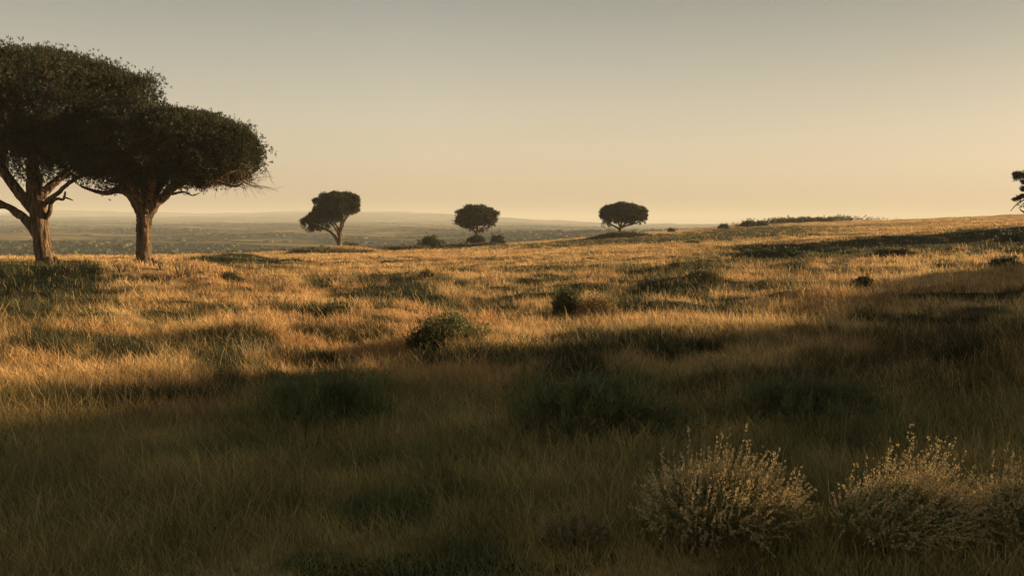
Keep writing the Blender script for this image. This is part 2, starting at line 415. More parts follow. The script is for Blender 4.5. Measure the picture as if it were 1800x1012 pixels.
# ------------------------------------------------------------------ grass
def build_grass(name, label, r0, r1, ntuft, per, segs, seed):
    g = np.random.default_rng(seed)
    # tufts spread so that their density falls off with distance
    p = 0.5          # exponent of the radial distribution
    u = g.uniform(size=ntuft); r = (r0 ** p + u * (r1 ** p - r0 ** p)) ** (1 / p)
    a = g.uniform(-1, 1, ntuft) * (np.radians(31.5) + np.arctan(3.5 / r))
    x, y = r * np.sin(a), r * np.cos(a)
    x = np.repeat(x, per); y = np.repeat(y, per); rt = np.repeat(r, per)
    tcol = np.repeat(g.normal(size=ntuft), per); thh = np.repeat(g.normal(size=ntuft), per)
    n = len(x)
    tr = 0.07 + 0.10 * (rt / 60)
    ox, oy = g.normal(size=n) * tr, g.normal(size=n) * tr
    x = x + ox; y = y + oy
    r = np.hypot(x, y)
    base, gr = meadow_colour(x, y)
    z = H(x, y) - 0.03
    shortz = sstep(.1, .9, fbm(x / 14, y / 10, 91, 2) + .3) * sstep(55, 75, r) * .45
    hgt = (0.28 + 0.14 * fbm(x / 2.8, y / 2.4, 81, 3) + 0.07 * thh) * g.uniform(.45, 1.25, n) * (1 - shortz)
    # grazed, shorter turf round the big trees and on the far brow
    hgt *= 1 - .45 * sstep(170, 240, r)
    stalk = g.uniform(size=n) < 0.10
    hgt *= .40 + .60 * sstep(8.0, 10.0, r)
    hgt = np.where(stalk, hgt * 1.45 + .05 * sstep(8, 10, r), hgt); hgt = np.clip(hgt, .08, .8)
    w = 0.0019 * (1 + (r / 11.0)) * g.uniform(.7, 1.3, n) * np.where(stalk, .7, 1)
    # colours
    cj = g.uniform(size=n)
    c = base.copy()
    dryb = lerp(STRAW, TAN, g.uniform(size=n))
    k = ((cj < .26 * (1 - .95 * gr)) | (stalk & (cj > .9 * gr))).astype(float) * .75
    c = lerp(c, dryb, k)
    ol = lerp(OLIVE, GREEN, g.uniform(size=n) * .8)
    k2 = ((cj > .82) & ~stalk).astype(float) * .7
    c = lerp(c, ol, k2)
    # foreground sward greener below the straw, its colour also darkened to paint the shade
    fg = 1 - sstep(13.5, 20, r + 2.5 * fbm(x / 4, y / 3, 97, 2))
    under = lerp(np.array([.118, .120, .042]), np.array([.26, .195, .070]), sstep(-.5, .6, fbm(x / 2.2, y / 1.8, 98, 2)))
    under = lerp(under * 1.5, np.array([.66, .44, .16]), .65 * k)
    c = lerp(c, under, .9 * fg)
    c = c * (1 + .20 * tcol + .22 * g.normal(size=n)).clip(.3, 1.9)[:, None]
    # lean: outward from the tuft and slightly down wind
    la = g.uniform(0, 2 * np.pi, n); lm = np.abs(g.normal(size=n)) * .45 + .06
    lx = np.cos(la) * lm + ox / (tr + .05) * .15 - .12; ly = np.sin(la) * lm * .9 + oy / (tr + .05) * .15
    fa = g.uniform(0, 2 * np.pi, n); sx, sy = np.cos(fa), np.sin(fa)
    bexp = g.uniform(1.2, 2.8, n); curl = g.normal(size=n) * .10 * hgt
    lv = np.linspace(0, 1, segs + 1); V = []
    for t in lv:
        bend = t ** bexp
        px, py, pz = x + lx * hgt * bend + curl * math.sin(t * 4.5), y + ly * hgt * bend + curl * math.sin(t * 3.5 + .0), z + hgt * (t - .28 * np.minimum(lm, 1.4) * t * t)
        if t < 1:
            ww = w * (1 - .55 * t)
            V.append(np.stack([px - sx * ww, py - sy * ww, pz], -1)); V.append(np.stack([px + sx * ww, py + sy * ww, pz], -1))
        else:
            V.append(np.stack([px, py, pz], -1))
    nv = 2 * segs + 1
    V = np.stack(V, 1).reshape(-1, 3)
    b = np.arange(n)[:, None] * nv
    Q = np.concatenate([b + np.array([2 * s, 2 * s + 1, 2 * s + 3, 2 * s + 2]) for s in range(segs - 1)])
    T = b + np.array([2 * segs - 2, 2 * segs - 1, 2 * segs])
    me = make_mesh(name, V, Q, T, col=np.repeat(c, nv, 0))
    link(name, me, M_GRASS, kind="stuff", label=label, category="grass")
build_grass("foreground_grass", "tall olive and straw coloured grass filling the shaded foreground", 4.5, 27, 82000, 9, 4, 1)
build_grass("meadow_grass", "golden dry grass covering the sunlit meadow up to its brow", 26, 300, 106000, 8, 3, 2)

# ------------------------------------------------------------------ trees
DARKLEAF = np.array([.023, .028, .012]); OLIVELEAF = np.array([.056, .052, .018])
def leafcol(a=DARKLEAF, b=OLIVELEAF, s=1.0):
    def f(C):
        t = np.clip(.5 + .5 * fbm(C[:, 0] / 1.2 + C[:, 2], C[:, 1] / 1.2 - C[:, 2], 5, 2) + .25 * rng.normal(size=len(C)), 0, 1)
        return lerp(a, b, t) * (1 + .2 * rng.normal(size=len(C))).clip(.4, 1.7)[:, None] * s
    return f
def tree(name, label, px, r, base_py, limbs, lobes, n_sprig, leaf_len, n_branch, sides=14, group=None, roots=True, cat="tree", clump=.55, twigs=None, loc=None, clear=None):
    base = at_depth(px, r) if loc is None else np.array(loc)
    s = 1750.0 / base[1] if loc is None else 1750.0 / r
    bz = base.copy(); bz[2] -= .05
    def L(x, y, dy=0.0): return np.array([(x - px) / s, dy, (base_py - y) / s])
    root = thing(name, label, cat, tuple(bz), group)
    T = Tubes(); skel = []
    for limb in limbs:
        P = smooth_path([list(L(p[0], p[1], p[3] if len(p) > 3 else 0)) + [p[2] / s * .86] for p in limb], 6 * len(limb))
        jit = rng.normal(size=(len(P), 3)) * P[:, 3:4] * .05; jit[0] = 0
        P[:, :3] += jit
        T.add(P[:, :3], np.maximum(P[:, 3], .015), sides if P[0, 3] > .12 else 8, .04 if P[0, 3] > .12 else .03)
        skel.append(P)
    if roots:
        r0 = limbs[0][0][2] / s
        for k in range(6):
            a = k * 2 * np.pi / 6 + rng.uniform(-.3, .3); ln = r0 * rng.uniform(1.5, 2.5)
            P = np.array([[math.cos(a) * r0 * .1, math.sin(a) * r0 * .1, r0 * 1.1], [math.cos(a) * r0 * .62, math.sin(a) * r0 * .62, r0 * .62], [math.cos(a) * ln * .6, math.sin(a) * ln * .6, r0 * .16], [math.cos(a) * ln, math.sin(a) * ln, -.12]])
            P = smooth_path(P, 12); T.add(P, np.interp(np.arange(12), [0, 4, 11], [r0 * .10, r0 * .24, r0 * .05]), 8, .06)
    # crown shape
    LB = []
    for (cx, cy, rx, up, dn, *o) in lobes:
        rd = (o[0] if o else .85) * rx / s; dy = o[1] if len(o) > 1 else 0
        LB.append((L(cx, cy, dy), rx / s, up / s, dn / s, rd))
    vol = np.array([l[1] * l[4] for l in LB]); vol = vol / vol.sum()
    def sample(n, inner=.62, seed_off=0, lowbias=0):
        li = rng.choice(len(LB), n, p=vol)
        c = np.array([l[0] for l in LB])[li]; rx = np.array([l[1] for l in LB])[li]; up = np.array([l[2] for l in LB])[li]; dn = np.array([l[3] for l in LB])[li]; rd = np.array([l[4] for l in LB])[li]
        d = rng.normal(size=(n, 3)); d[:, 2] = d[:, 2] * 1.0 + .25; d /= np.linalg.norm(d, axis=1)[:, None]
        f = 1 - (1 - inner) * rng.uniform(size=n) ** 1.6
        bumps = 1 + .07 * fbm(np.arctan2(d[:, 0], d[:, 1]) * 3.2 + seed_off, d[:, 2] * 4 + li * 7, 13, 3)
        f = np.minimum(f * bumps, 1.03 + .02 * rng.normal(size=n))
        zz = np.where(d[:, 2] > 0, d[:, 2] * up, -np.abs(d[:, 2]) ** .9 * dn)
        p = c + np.stack([d[:, 0] * rx, d[:, 1] * rd, zz], -1) * f[:, None]
        nn = np.stack([d[:, 0] / rx, d[:, 1] / rd, np.where(d[:, 2] > 0, d[:, 2] / up, d[:, 2] / dn)], -1)
        nn /= np.linalg.norm(nn, axis=1)[:, None]
        return p, nn
    # branches grown to points inside the crown
    targets, _ = sample(n_branch, .35)
    allp = np.concatenate([P[len(P) // 2:] for P in skel[1:]] if len(skel) > 1 else [skel[0][len(skel[0]) // 2:]])
    order = np.argsort([np.min(np.linalg.norm(allp[:, :3] - t, axis=1)) for t in targets])
    BT = T
    for i in order:
        t = targets[i]
        dd = np.linalg.norm(allp[:, :3] - t, axis=1) + .6 * np.maximum(0, allp[:, 2] - t[2])
        k = int(np.argmin(dd)); a = allp[k]
        ln = np.linalg.norm(t - a[:3]); 
        if ln < .15: continue
        mid = a[:3] + (t - a[:3]) * .5 + rng.normal(size=3) * ln * .10 - np.array([0, 0, .10 * ln])
        ra = min(a[3] * .62, .035 + ln * .022)
        P = smooth_path([np.append(a[:3], ra), np.append(mid, ra * .7), np.append(t, ra * .35)], 9)
        P[1:, :3] += rng.normal(size=(8, 3)) * ln * .012
        BT.add(P[:, :3], np.maximum(P[:, 3], .008), 5, 0)
        allp = np.vstack([allp, P[2:]])
    # fine twigs at the underside and the rim
    nt = n_branch * 3
    tp, tn = sample(nt, .8)
    for i in range(nt):
        dd = np.linalg.norm(allp[:, :3] - tp[i], axis=1); k = int(np.argmin(dd))
        if dd[k] < .1: continue
        a = allp[k, :3]; P = smooth_path([a, (a + tp[i]) / 2 + rng.normal(size=3) * dd[k] * .12, tp[i]], 5)
        BT.add(P, np.linspace(.016, .006, 5) * (1 if s > 14 else 2), 3, 0)
    if twigs:
        x0, x1, y0, y1, m = twigs
        for i in range(m):
            t = L(rng.uniform(x0, x1), rng.uniform(y0, y1), rng.uniform(-2.5, 2.5))
            dd = np.linalg.norm(allp[:, :3] - t, axis=1); a = allp[int(np.argmin(dd)), :3]; dm = dd.min()
            if dm > 2.2 or dm < .15: continue
            P = smooth_path([a, (a + t) / 2 + rng.normal(size=3) * dm * .1, t, t + (t - a) * .35 + rng.normal(size=3) * .12], 7)
            T.add(P, np.linspace(.022, .007, 7), 3)
            for q in range(3):
                e = P[4] + (t - a) / dm * .4 + rng.normal(size=3) * .28; T.add(np.linspace(P[3 + q], e, 4), np.linspace(.011, .006, 4), 3)
    link("trunk", T.mesh("trunk"), M_BARK, root)
    # foliage
    n1 = int(n_sprig * clump); nc = max(30, n1 // 70)
    cp, cn = sample(nc, .70)
    ix = rng.integers(0, nc, n1); cs = np.mean([l[1] for l in LB]) * .11
    q = rng.normal(size=(n1, 3)) * cs * np.array([1, 1, .55])
    C1 = cp[ix] + q; D1 = cn[ix] + q / cs * .4
    C2, D2 = sample(n_sprig - n1, .55)
    C = np.concatenate([C1, C2]); D = np.concatenate([D1, D2]); D[:, 2] += .45
    # thin the underside raggedly
    low = np.min([ (C[:, 2] - (l[0][2] - l[3])) for l in LB], axis=0)
    keep = fbm(C[:, 0] / .9 + 9, C[:, 1] / .9 + C[:, 2] * .8, 23, 2) + C[:, 2] / (np.max(C[:, 2]) + 1e-6) * 2.4 > 1.02
    if clear is not None: keep &= ~clear(C)
    C, D = C[keep], D[keep]
    D /= np.linalg.norm(D, axis=1)[:, None] + 1e-9
    v, qd, col = leaves(C, D, leaf_len, leaf_len * .125, 7, .50, leafcol())
    link("crown", make_mesh("crown", v, qd, col=col), M_LEAF, root)
    return root

tree("umbrella_tree", "largest umbrella tree, its broad crown running off the left edge, wide furrowed trunk", 84, 64, 475,
     [[(86, 480, 27), (82, 466, 21), (76, 442, 18), (72, 412, 17), (69, 385, 17), (67, 355, 17), (65, 330, 14), (63, 300, 11), (60, 260, 7), (50, 215, 4)],
      [(66, 412, 10), (48, 388, 9), (30, 370, 7), (0, 350, 6, -.6), (-40, 325, 5, -1), (-90, 290, 3, -1)],
      [(62, 402, 7), (46, 382, 7), (25, 376, 5, .3), (4, 362, 4, .6), (-30, 362, 3, 1), (-60, 345, 2, 1)],
      [(64, 372, 12), (42, 346, 11), (24, 322, 10), (10, 300, 9), (-4, 272, 7, .4), (-20, 235, 5, .7), (-60, 190, 3, 1)],
      [(62, 358, 8), (46, 328, 7, .5), (42, 302, 6, 1), (30, 265, 4, 1.5)],
      [(74, 366, 6), (90, 350, 5, -.3), (112, 338, 4.5, -.6), (136, 322, 4, -1), (175, 300, 3, -1)],
      [(76, 385, 6), (90, 372, 5, -.2), (95, 355, 4, -.3), (110, 348, 3, -.6), (122, 349, 2.5, -.7), (127, 336, 2, -.8)],
      [(122, 345, 2.2, -.7), (133, 348, 1.6, -.8), (141, 351, 1, -.9)],
      [(70, 345, 10), (88, 315, 8, 1), (115, 280, 6, 2), (150, 230, 4, 2.5), (200, 190, 3, 3)],
      [(66, 340, 9), (75, 300, 7, -1.4), (95, 240, 5, -2), (120, 190, 3, -2.5)],
      [(64, 340, 9), (30, 290, 7, 2), (-10, 230, 5, 4), (-60, 180, 3, 5)]],
     [(26, 182, 226, 94, 110), (184, 192, 80, 78, 60), (240, 175, 54, 40, 32, .9), (86, 190, 128, 100, 80), (60, 262, 105, 60, 58), (-110, 200, 130, 88, 100), (150, 250, 90, 60, 68)],
     90000, .155, 230, group="pair of big umbrella trees")
tree("umbrella_tree", "big umbrella tree with a forked trunk, its crown reaching right over the lit grass", 253, 60.5, 475,
     [[(254, 480, 24), (252, 468, 18.5), (252, 442, 15.5), (252, 415, 14.5), (253, 390, 15), (256, 368, 15), (257, 345, 10), (252, 312, 8), (248, 275, 5), (240, 240, 3)],
      [(256, 385, 12), (272, 360, 11), (288, 348, 9.5), (306, 334, 8.5, -.4), (330, 324, 6.5, -.8), (352, 316, 5.5, -1), (392, 322, 3.5, -1.2), (425, 330, 2.2, -1.3), (440, 324, 1.3, -1.4)],
      [(330, 324, 6, -.8), (352, 303, 5, -.5), (385, 290, 4, -.2), (420, 285, 3, 0), (452, 272, 2, 0)],
      [(385, 318, 3, -1.1), (412, 312, 2.4, -1.6), (440, 300, 1.8, -1.8), (460, 292, 1.1, -1.9)],
      [(252, 382, 11), (240, 358, 10), (226, 340, 8.5), (206, 335, 7, .3), (182, 340, 5, .6), (156, 336, 3.5, .9), (132, 328, 2.2, 1)],
      [(228, 342, 7), (205, 318, 6, 1), (180, 290, 4, 2), (150, 260, 3, 2.5)],
      [(258, 370, 10), (268, 336, 8, .8), (282, 308, 6, 1.5), (300, 270, 4, 2.3), (320, 230, 2.5, 3)],
      [(272, 362, 7), (300, 320, 6, 1.2), (335, 280, 4, 2.2), (370, 240, 2.5, 3)],
      [(256, 362, 8), (246, 325, 6, -1.5), (225, 285, 4, -1.8), (200, 240, 3, -2.2)],
      [(262, 362, 8), (285, 320, 6, -1.2), (310, 270, 4, -2), (345, 230, 3, -2.5)],
      [(298, 342, 3, .4), (318, 338, 2, .6), (332, 344, 1.4, .7), (344, 340, .9, .7)]],
     [(278, 264, 148, 70, 70), (374, 270, 84, 60, 56, .95), (322, 254, 98, 58, 73), (188, 266, 93, 72, 70), (236, 270, 90, 60, 66), (418, 277, 42, 38, 38)],
     74000, .150, 190, group="pair of big umbrella trees", twigs=(380, 455, 292, 332, 80))
tree("umbrella_tree", "small leaning tree with twin trunks and a lopsided crown lower at left", 596, 172, 437,
     [[(596, 440, 5.2), (597, 426, 4.2), (598, 413, 3.4), (600, 401, 2.8), (608, 388, 2.2, .4), (617, 374, 1.5, .8)],
      [(594, 430, 3.3), (587, 419, 2.8, -.2), (579, 411, 2.5, -.4), (567, 406, 2.0, -.6), (553, 403, 1.2, -.8), (545, 400, .8, -1)],
      [(598, 414, 2.6), (592, 401, 2.2, -.4), (584, 390, 1.6, -.8), (574, 378, 1.1, -1.2)],
      [(598, 413, 2), (604, 402, 1.4, -.5), (606, 394, .8, -.6)],
      [(597, 422, 2.4), (590, 410, 2, .8), (580, 398, 1.4, 1.6), (565, 388, 1, 2)],
      [(599, 405, 2.2), (598, 390, 1.8, 1), (596, 372, 1.1, 1.8)]],
     [(590, 369, 38, 24, 18, .95), (604, 363, 26, 18, 15, .9), (621, 358, 12, 9, 9), (575, 384, 27, 19, 18), (558, 396, 24, 14, 13), (541, 402, 13, 9, 9)],
     9000, .42, 60, 9, group="lone trees along the brow", roots=False)
tree("umbrella_tree", "smallest lone tree, a round domed crown on one short trunk, third from the left", 837, 213, 425,
     [[(837, 427, 3.6), (837, 416, 2.8), (838, 408, 2.6), (839, 398, 1.8), (841, 386, 1)],
      [(838, 410, 2), (845, 402, 1.6, .5), (853, 394, 1, 1)], [(837, 409, 2), (830, 401, 1.5, -.5), (820, 393, 1, -1)],
      [(838, 408, 1.8), (838, 396, 1.4, 1.2), (834, 386, .9, 2)]],
     [(838, 379, 34, 18, 11, .95), (838, 384, 35, 16, 8, .9), (843, 393, 25, 10, 11), (822, 388, 20, 12, 8)],
     8000, .46, 45, 8, group="lone trees along the brow", roots=False)
tree("umbrella_tree", "lone tree on the right slope with a wide flat oval crown", 1090, 204, 411,
     [[(1090, 414, 4.2), (1090, 407, 3.4), (1091, 402, 3), (1092, 394, 2), (1094, 384, 1.1)],
      [(1090, 406, 2.3), (1082, 401, 1.9, -.3), (1073, 397, 1.3, -.6), (1064, 391, .8, -.9)],
      [(1091, 405, 2.4), (1099, 400, 1.9, .3), (1112, 397, 1.4, .6), (1124, 393, .9, .8)],
      [(1091, 403, 2), (1086, 392, 1.5, 1.4), (1080, 384, 1, 2.2)], [(1091, 403, 2), (1102, 392, 1.5, -1.2), (1112, 383, 1, -2)]],
     [(1096, 379, 41, 17, 14, .9), (1078, 380, 24, 16, 12), (1116, 383, 22, 16, 13), (1068, 396, 12, 6, 6), (1122, 392, 12, 6, 4)],
     9000, .44, 55, 8, group="lone trees along the brow", roots=False)
tree("windswept_tree", "sparse windswept tree cut by the right edge, small leaf clumps and bare twigs", 1862, 112, 416,
     [[(1862, 420, 7), (1860, 402, 6), (1854, 385, 5), (1850, 365, 4), (1846, 340, 3), (1842, 315, 2)],
      [(1857, 390, 4), (1832, 384, 3.2), (1812, 381, 2.8, -.3), (1800, 379, 2.2, -.4), (1788, 373, 1.2, -.5)],
      [(1850, 368, 3), (1822, 362, 2.2), (1804, 355, 1.6), (1788, 362, 1.1), (1776, 375, .7)],
      [(1848, 345, 2.4), (1822, 335, 1.8), (1806, 324, 1.3), (1792, 316, .8)],
      [(1846, 330, 2), (1864, 305, 1.6), (1884, 290, 1)], [(1852, 370, 3), (1876, 350, 2), (1896, 330, 1.3)]],
     [(1800, 318, 19, 12, 9), (1790, 316, 9, 7, 6), (1802, 357, 17, 13, 12), (1818, 330, 22, 22, 20), (1850, 305, 34, 22, 20), (1884, 320, 30, 28, 24), (1800, 338, 8, 5, 5)],
     4800, .22, 80, 8, roots=False, group=None, clump=.8)

# ------------------------------------------------------------------ shrubs
def shrub(name, label, px, py, w, h, n, ca, cb, cat="bush", leaf=None, stems=12, up=.5, group=None, depth=None, r=None, ragged=.34, foot=0.0, lw=.13):
    c = on_ground(px, py) if r is None else at_depth(px, r)
    s = px_per_m(c); W, Hh = w / s / 2, h / s
    D = W * (.8 if depth is None else depth)
    leaf = leaf or max(.06, 4.2 / s)
    root = thing(name, label, cat, (c[0], c[1] + D * foot, c[2]), group)
    d = rng.normal(size=(n, 3)); d[:, 2] = np.abs(d[:, 2]); d /= np.linalg.norm(d, axis=1)[:, None]
    f = (1 - .45 * rng.uniform(size=n) ** 1.5) * (1 + ragged * fbm(np.arctan2(d[:, 0], d[:, 1]) * 3 + px, d[:, 2] * 3, 19, 3) * 1.8)
    f = np.where(rng.uniform(size=n) < .10, f * rng.uniform(1.0, 1.28, n), f)
    C = np.stack([d[:, 0] * W, d[:, 1] * D, d[:, 2] * Hh], -1) * f[:, None]
    gx, gy = root.location.x, root.location.y
    C[:, 2] += H(gx + C[:, 0], gy + C[:, 1]) - c[2] - .02
    Dn = d.copy(); Dn[:, 2] += up; Dn /= np.linalg.norm(Dn, axis=1)[:, None]
    v, q, col = leaves(C, Dn, leaf, leaf * lw, 4, .45, leafcol(np.array(ca), np.array(cb)))
    T = Tubes()
    for k in range(stems):
        i = rng.integers(0, n); t = C[i] * .92
        P = smooth_path([[t[0] * .15, t[1] * .15, -.05 + C[i, 2] * 0], [t[0] * .5, t[1] * .5, t[2] * .65], t], 6)
        T.add(P, np.linspace(max(.01, .35 / s), max(.004, .15 / s), 6), 4)
    link("stems", T.mesh("stems"), M_TWIG, root)
    link("foliage", make_mesh("foliage", v, q, col=col), M_LEAF, root)
    return root
DG, MG = (.028, .036, .016), (.055, .062, .024)
GG, YG = (.075, .085, .034), (.17, .16, .065)
shrub("bush", "round dark bush on the brow midway between two lone trees", 757, 433, 26, 15, 1500, DG, MG, stems=10, r=200)
shrub("bush", "small dark bush on the brow just right of the smallest lone tree", 875, 426, 20, 11, 1100, DG, MG, r=210)
shrub("bush", "low dark bush hugging the foot of the smallest lone tree", 836, 425, 26, 9, 900, DG, MG, r=211)
shrub("mound_bush", "dark domed bush right behind the twin-trunked leaning tree", 614, 438, 34, 11, 1500, DG, (.06, .05, .03), r=178)
shrub("bush", "dark bush on the skyline, the nearer one to the flat-crowned tree", 1271, 402, 13, 5, 450, DG, MG, r=262)
shrub("bush", "widest dark bush in the gap before the green thicket on the skyline", 1316, 402, 26, 8, 800, DG, MG, r=270)
shrub("bush", "tiny dark bush far out on the skyline beside the flat-crowned tree", 1180, 405, 8, 5, 200, DG, MG, r=255)
shrub("bush", "tuft of dark scrub at the right end of the skyline bushes", 1338, 402, 16, 6, 400, DG, MG, r=272)
shrub("thicket", "long low green thicket along the skyline of the right slope", 1420, 395, 160, 3.6, 1300, (.08, .08, .032), (.19, .155, .06), cat="thicket", r=300, depth=.22, stems=30, ragged=.8)
shrub("mound_bush", "long dark green scrub at the foot of the leaning tree", 575, 444, 120, 6, 2600, (.06, .065, .028), (.15, .12, .05), r=165, depth=.35)
shrub("mound_bush", "flat dark green scrub strip right of the leaning tree", 705, 441, 95, 5, 1900, (.06, .065, .028), (.15, .12, .05), r=180, depth=.3)
shrub("mound_bush", "flat dark green scrub strip below the smallest lone tree", 800, 432, 120, 4, 2000, (.06, .065, .028), (.15, .12, .05), r=200, depth=.3)
shrub("mound_bush", "dark scrub spread below the flat-crowned tree", 1095, 414, 80, 4, 1900, (.06, .065, .028), (.15, .12, .05), r=198, depth=.35)
shrub("bush", "small rounded green bush in the lit grass near the forked umbrella tree", 408, 500, 34, 14, 1500, DG, (.07, .075, .028))
shrub("bush", "low dark green bush lying along the bank at far left", 178, 541, 68, 13, 1900, DG, (.06, .068, .026), depth=.4)
shrub("bush", "dark green bush in the golden grass left of the pale round bush", 585, 566, 56, 26, 2600, DG, (.075, .075, .028))
shrub("bush", "dark half of the big bush pair in mid meadow, shade painted into its leaves", 752, 626, 74, 46, 5200, (.032, .040, .016), (.08, .08, .03), stems=30)  # shaded left side of one bush, painted as a darker leaf colour
shrub("pale_bush", "pale grey-green bush overlapping the dark one in mid meadow, sunlight painted into its leaves", 800, 614, 100, 50, 6200, GG, YG, stems=40, foot=.3)  # sunlit right side of the same bush, painted as a paler leaf colour
shrub("bush", "very small dark bush tucked against the pale sunlit bush", 849, 586, 22, 14, 700, DG, MG)
shrub("bush", "upright dark green bush standing in lit grass right of the picture middle", 996, 556, 44, 38, 3400, (.05, .062, .024), (.12, .11, .04), up=1.2)
shrub("dry_bush", "rounded golden straw bush beside the upright dark green bush", 1047, 560, 72, 32, 3600, (.22, .14, .05), (.42, .27, .11), up=1.0)
shrub("bush", "broad flat dark green bush in the long shaded band at right", 1350, 458, 110, 14, 3000, DG, (.055, .066, .022), depth=.5)
shrub("bush", "flat bush at the left tip of the long shaded band", 1322, 446, 50, 10, 1100, DG, (.07, .06, .026))
shrub("bush", "dark bush in lit grass close to the right edge", 1768, 468, 42, 10, 1300, DG, (.06, .07, .03))
shrub("bush", "low dark bush in the golden strip under the windswept tree's band", 1570, 452, 66, 12, 1500, (.045, .045, .02), (.09, .075, .03), depth=.5)
shrub("bush", "leafy bush just below the windswept tree", 1785, 416, 60, 18, 1500, DG, (.055, .066, .026), r=95)
shrub("bush", "small dark bush right of the golden mid-field dip", 1515, 503, 26, 13, 1000, DG, (.06, .066, .024))
shrub("bush", "pale straw and green low bush in mid field under the flat-crowned tree", 1235, 490, 48, 12, 1500, (.09, .085, .03), (.26, .20, .08))
shrub("bush", "small brown bush by the fallen log field in mid distance", 750, 486, 18, 8, 400, (.07, .05, .025), (.14, .10, .04))
shrub("bush", "small dark bush in the lit strip under the low bank", 650, 606, 30, 16, 1200, DG, (.06, .066, .024))
shrub("bush", "large dark rounded bush in the deep foreground shade at centre", 1035, 770, 250, 78, 8000, (.075, .088, .034), (.20, .19, .072), stems=80, leaf=.17, lw=.04, up=1.7, ragged=.5)
shrub("bush", "dark green bush in foreground shade left of the large rounded one", 565, 742, 190, 52, 4800, (.07, .088, .032), (.18, .19, .066), stems=60, leaf=.17, lw=.04, up=1.7, ragged=.5)
shrub("bush", "smaller shaded bush between the big rounded one and the sunlit edge", 1180, 634, 58, 24, 3000, (.07, .08, .032), (.15, .15, .055), leaf=.08, up=1.0)
shrub("bush", "wide dark bush in the shade at right foreground", 1400, 740, 220, 54, 4800, (.075, .088, .034), (.20, .19, .072), stems=60, leaf=.17, lw=.04, up=1.7, ragged=.5)
shrub("bush", "shaded low green bush just below the dark and pale bush pair", 905, 655, 70, 24, 2600, (.07, .085, .032), (.15, .16, .055), leaf=.08, up=1.0)

# saplings on the brow, dead branches, logs, stones
def bare(name, label, cat, px, py, h, r=None, n=7, wdt=.5, thick=1.0, mat=None, leafy=0):
    c = on_ground(px, py) if r is None else at_depth(px, r)
    s = px_per_m(c); Hh = h / s; T = Tubes(); tips = []; ph = rng.uniform(0, 7)
    root = thing(name, label, cat, tuple(c))
    for k in range(n):
        a = rng.uniform(0, 2 * np.pi); ln = Hh * rng.uniform(.6, 1.05); o = wdt * Hh * rng.uniform(.3, 1)
        b = np.array([math.cos(a) * o * .25, math.sin(a) * o * .25, -.05]); t = np.array([math.cos(a) * o, math.sin(a) * o * .7, ln])
        P = smooth_path([b, (b + t) / 2 + rng.normal(size=3) * Hh * .07, t], 8)
        T.add(P, np.linspace(.9 / s, .35 / s, 8) * thick, 5); tips.append(t)
        for q in range(3):
            i = rng.integers(3, 7); e = P[i] + rng.normal(size=3) * Hh * .16 + np.array([0, 0, .08 * Hh])
            T.add(np.linspace(P[i], e, 4), np.linspace(.35 / s, .15 / s, 4) * thick, 4); tips.append(e)
    link("branches", T.mesh("branches"), mat or M_TWIG, root)
    if leafy:
        tp = np.array(tips)[rng.integers(0, len(tips), leafy)] + rng.normal(size=(leafy, 3)) * Hh * .07
        v, q, col = leaves(tp, rng.normal(size=tp.shape), 3.2 / s, .8 / s, 3, .5, leafcol())
        link("leaves", make_mesh("leaves", v, q, col=col), M_LEAF, root)
    return root
bare("sapling", "thin sparse sapling on the brow just left of the round dark bush", "sapling", 738, 432, 15, r=201, n=5, thick=1.2, leafy=50)
bare("sapling", "thin sparse sapling on the brow just right of the round dark bush", "sapling", 781, 430, 12, r=203, n=4, thick=1.2, leafy=30)
bare("dead_branches", "upright dead branches leaning together right of the forked umbrella tree", "dead branches", 318, 485, 34, n=7, wdt=.45, thick=1.3)
bare("dead_branches", "second dry branch cluster leaning in the grass beside the first", "dead branches", 333, 488, 26, n=6, wdt=.4, thick=1.2)
bare("dead_branches", "reddish dry twigs tangled between the two big trunks", "dead branches", 212, 480, 20, n=14, wdt=1.3, thick=.9)
bare("dead_branches", "low dry twigs at the right foot of the forked umbrella tree", "dead branches", 284, 476, 18, n=9, wdt=.9, thick=.8)
bare("dead_branches", "low dry twigs at the right foot of the largest umbrella tree", "dead branches", 128, 479, 14, n=9, wdt=1.3, thick=.8)
bare("dry_stalks", "curled dry stalks rising in the sunlit edge left of the bush pair", "dry stalks", 440, 640, 52, n=26, wdt=.9, thick=.45, mat=M_STEM)
bare("dry_stalks", "dark looping stalks in front of the golden straw bush", "dry stalks", 1040, 580, 30, n=16, wdt=1.2, thick=.5)
bare("dead_branches", "tiny twigs on the skyline at the right end of the thicket", "dead branches", 1494, 392, 6, r=300, n=8, wdt=2.0, thick=.8)
def log(label, px, py, length, thick, ang):
    c = on_ground(px, py); s = px_per_m(c); L_ = length / s / 2; R_ = thick / s / 2
    root = thing("fallen_log", label, "log", (c[0], c[1], c[2] + R_ * 1.6))
    T = Tubes(); u = np.array([math.cos(ang), math.sin(ang), 0])
    P = smooth_path([-u * L_ + [0, 0, -.08], -u * L_ * .3 + [0, .1, .06], u * L_ * .4, u * L_ + [0, 0, .12]], 14)
    T.add(P, np.linspace(1, .55, 14) * R_ * 1.2, 9, .06)
    e = P[9] + np.array([.3, 0, .5]) * R_ * 5; T.add(np.linspace(P[9], e, 4), [R_ * .5, R_ * .4, R_ * .3, R_ * .15], 5)
    link("trunk", T.mesh("trunk"), M_TWIG, root)
    for k in (0, -1):
        pass
log("longer dark fallen log lying in the lit meadow below the scrub strip", 684, 463, 32, 3.0, .15)
log("short dark fallen log at the left of the longer log", 645, 468, 13, 2.6, .3)
log("thin pale branch lying flat in the meadow right of the logs", 732, 463, 16, 1.6, 0.05)
log("long low dark log lying beside the brow shade left of the leaning tree", 445, 475, 30, 2.6, .02)
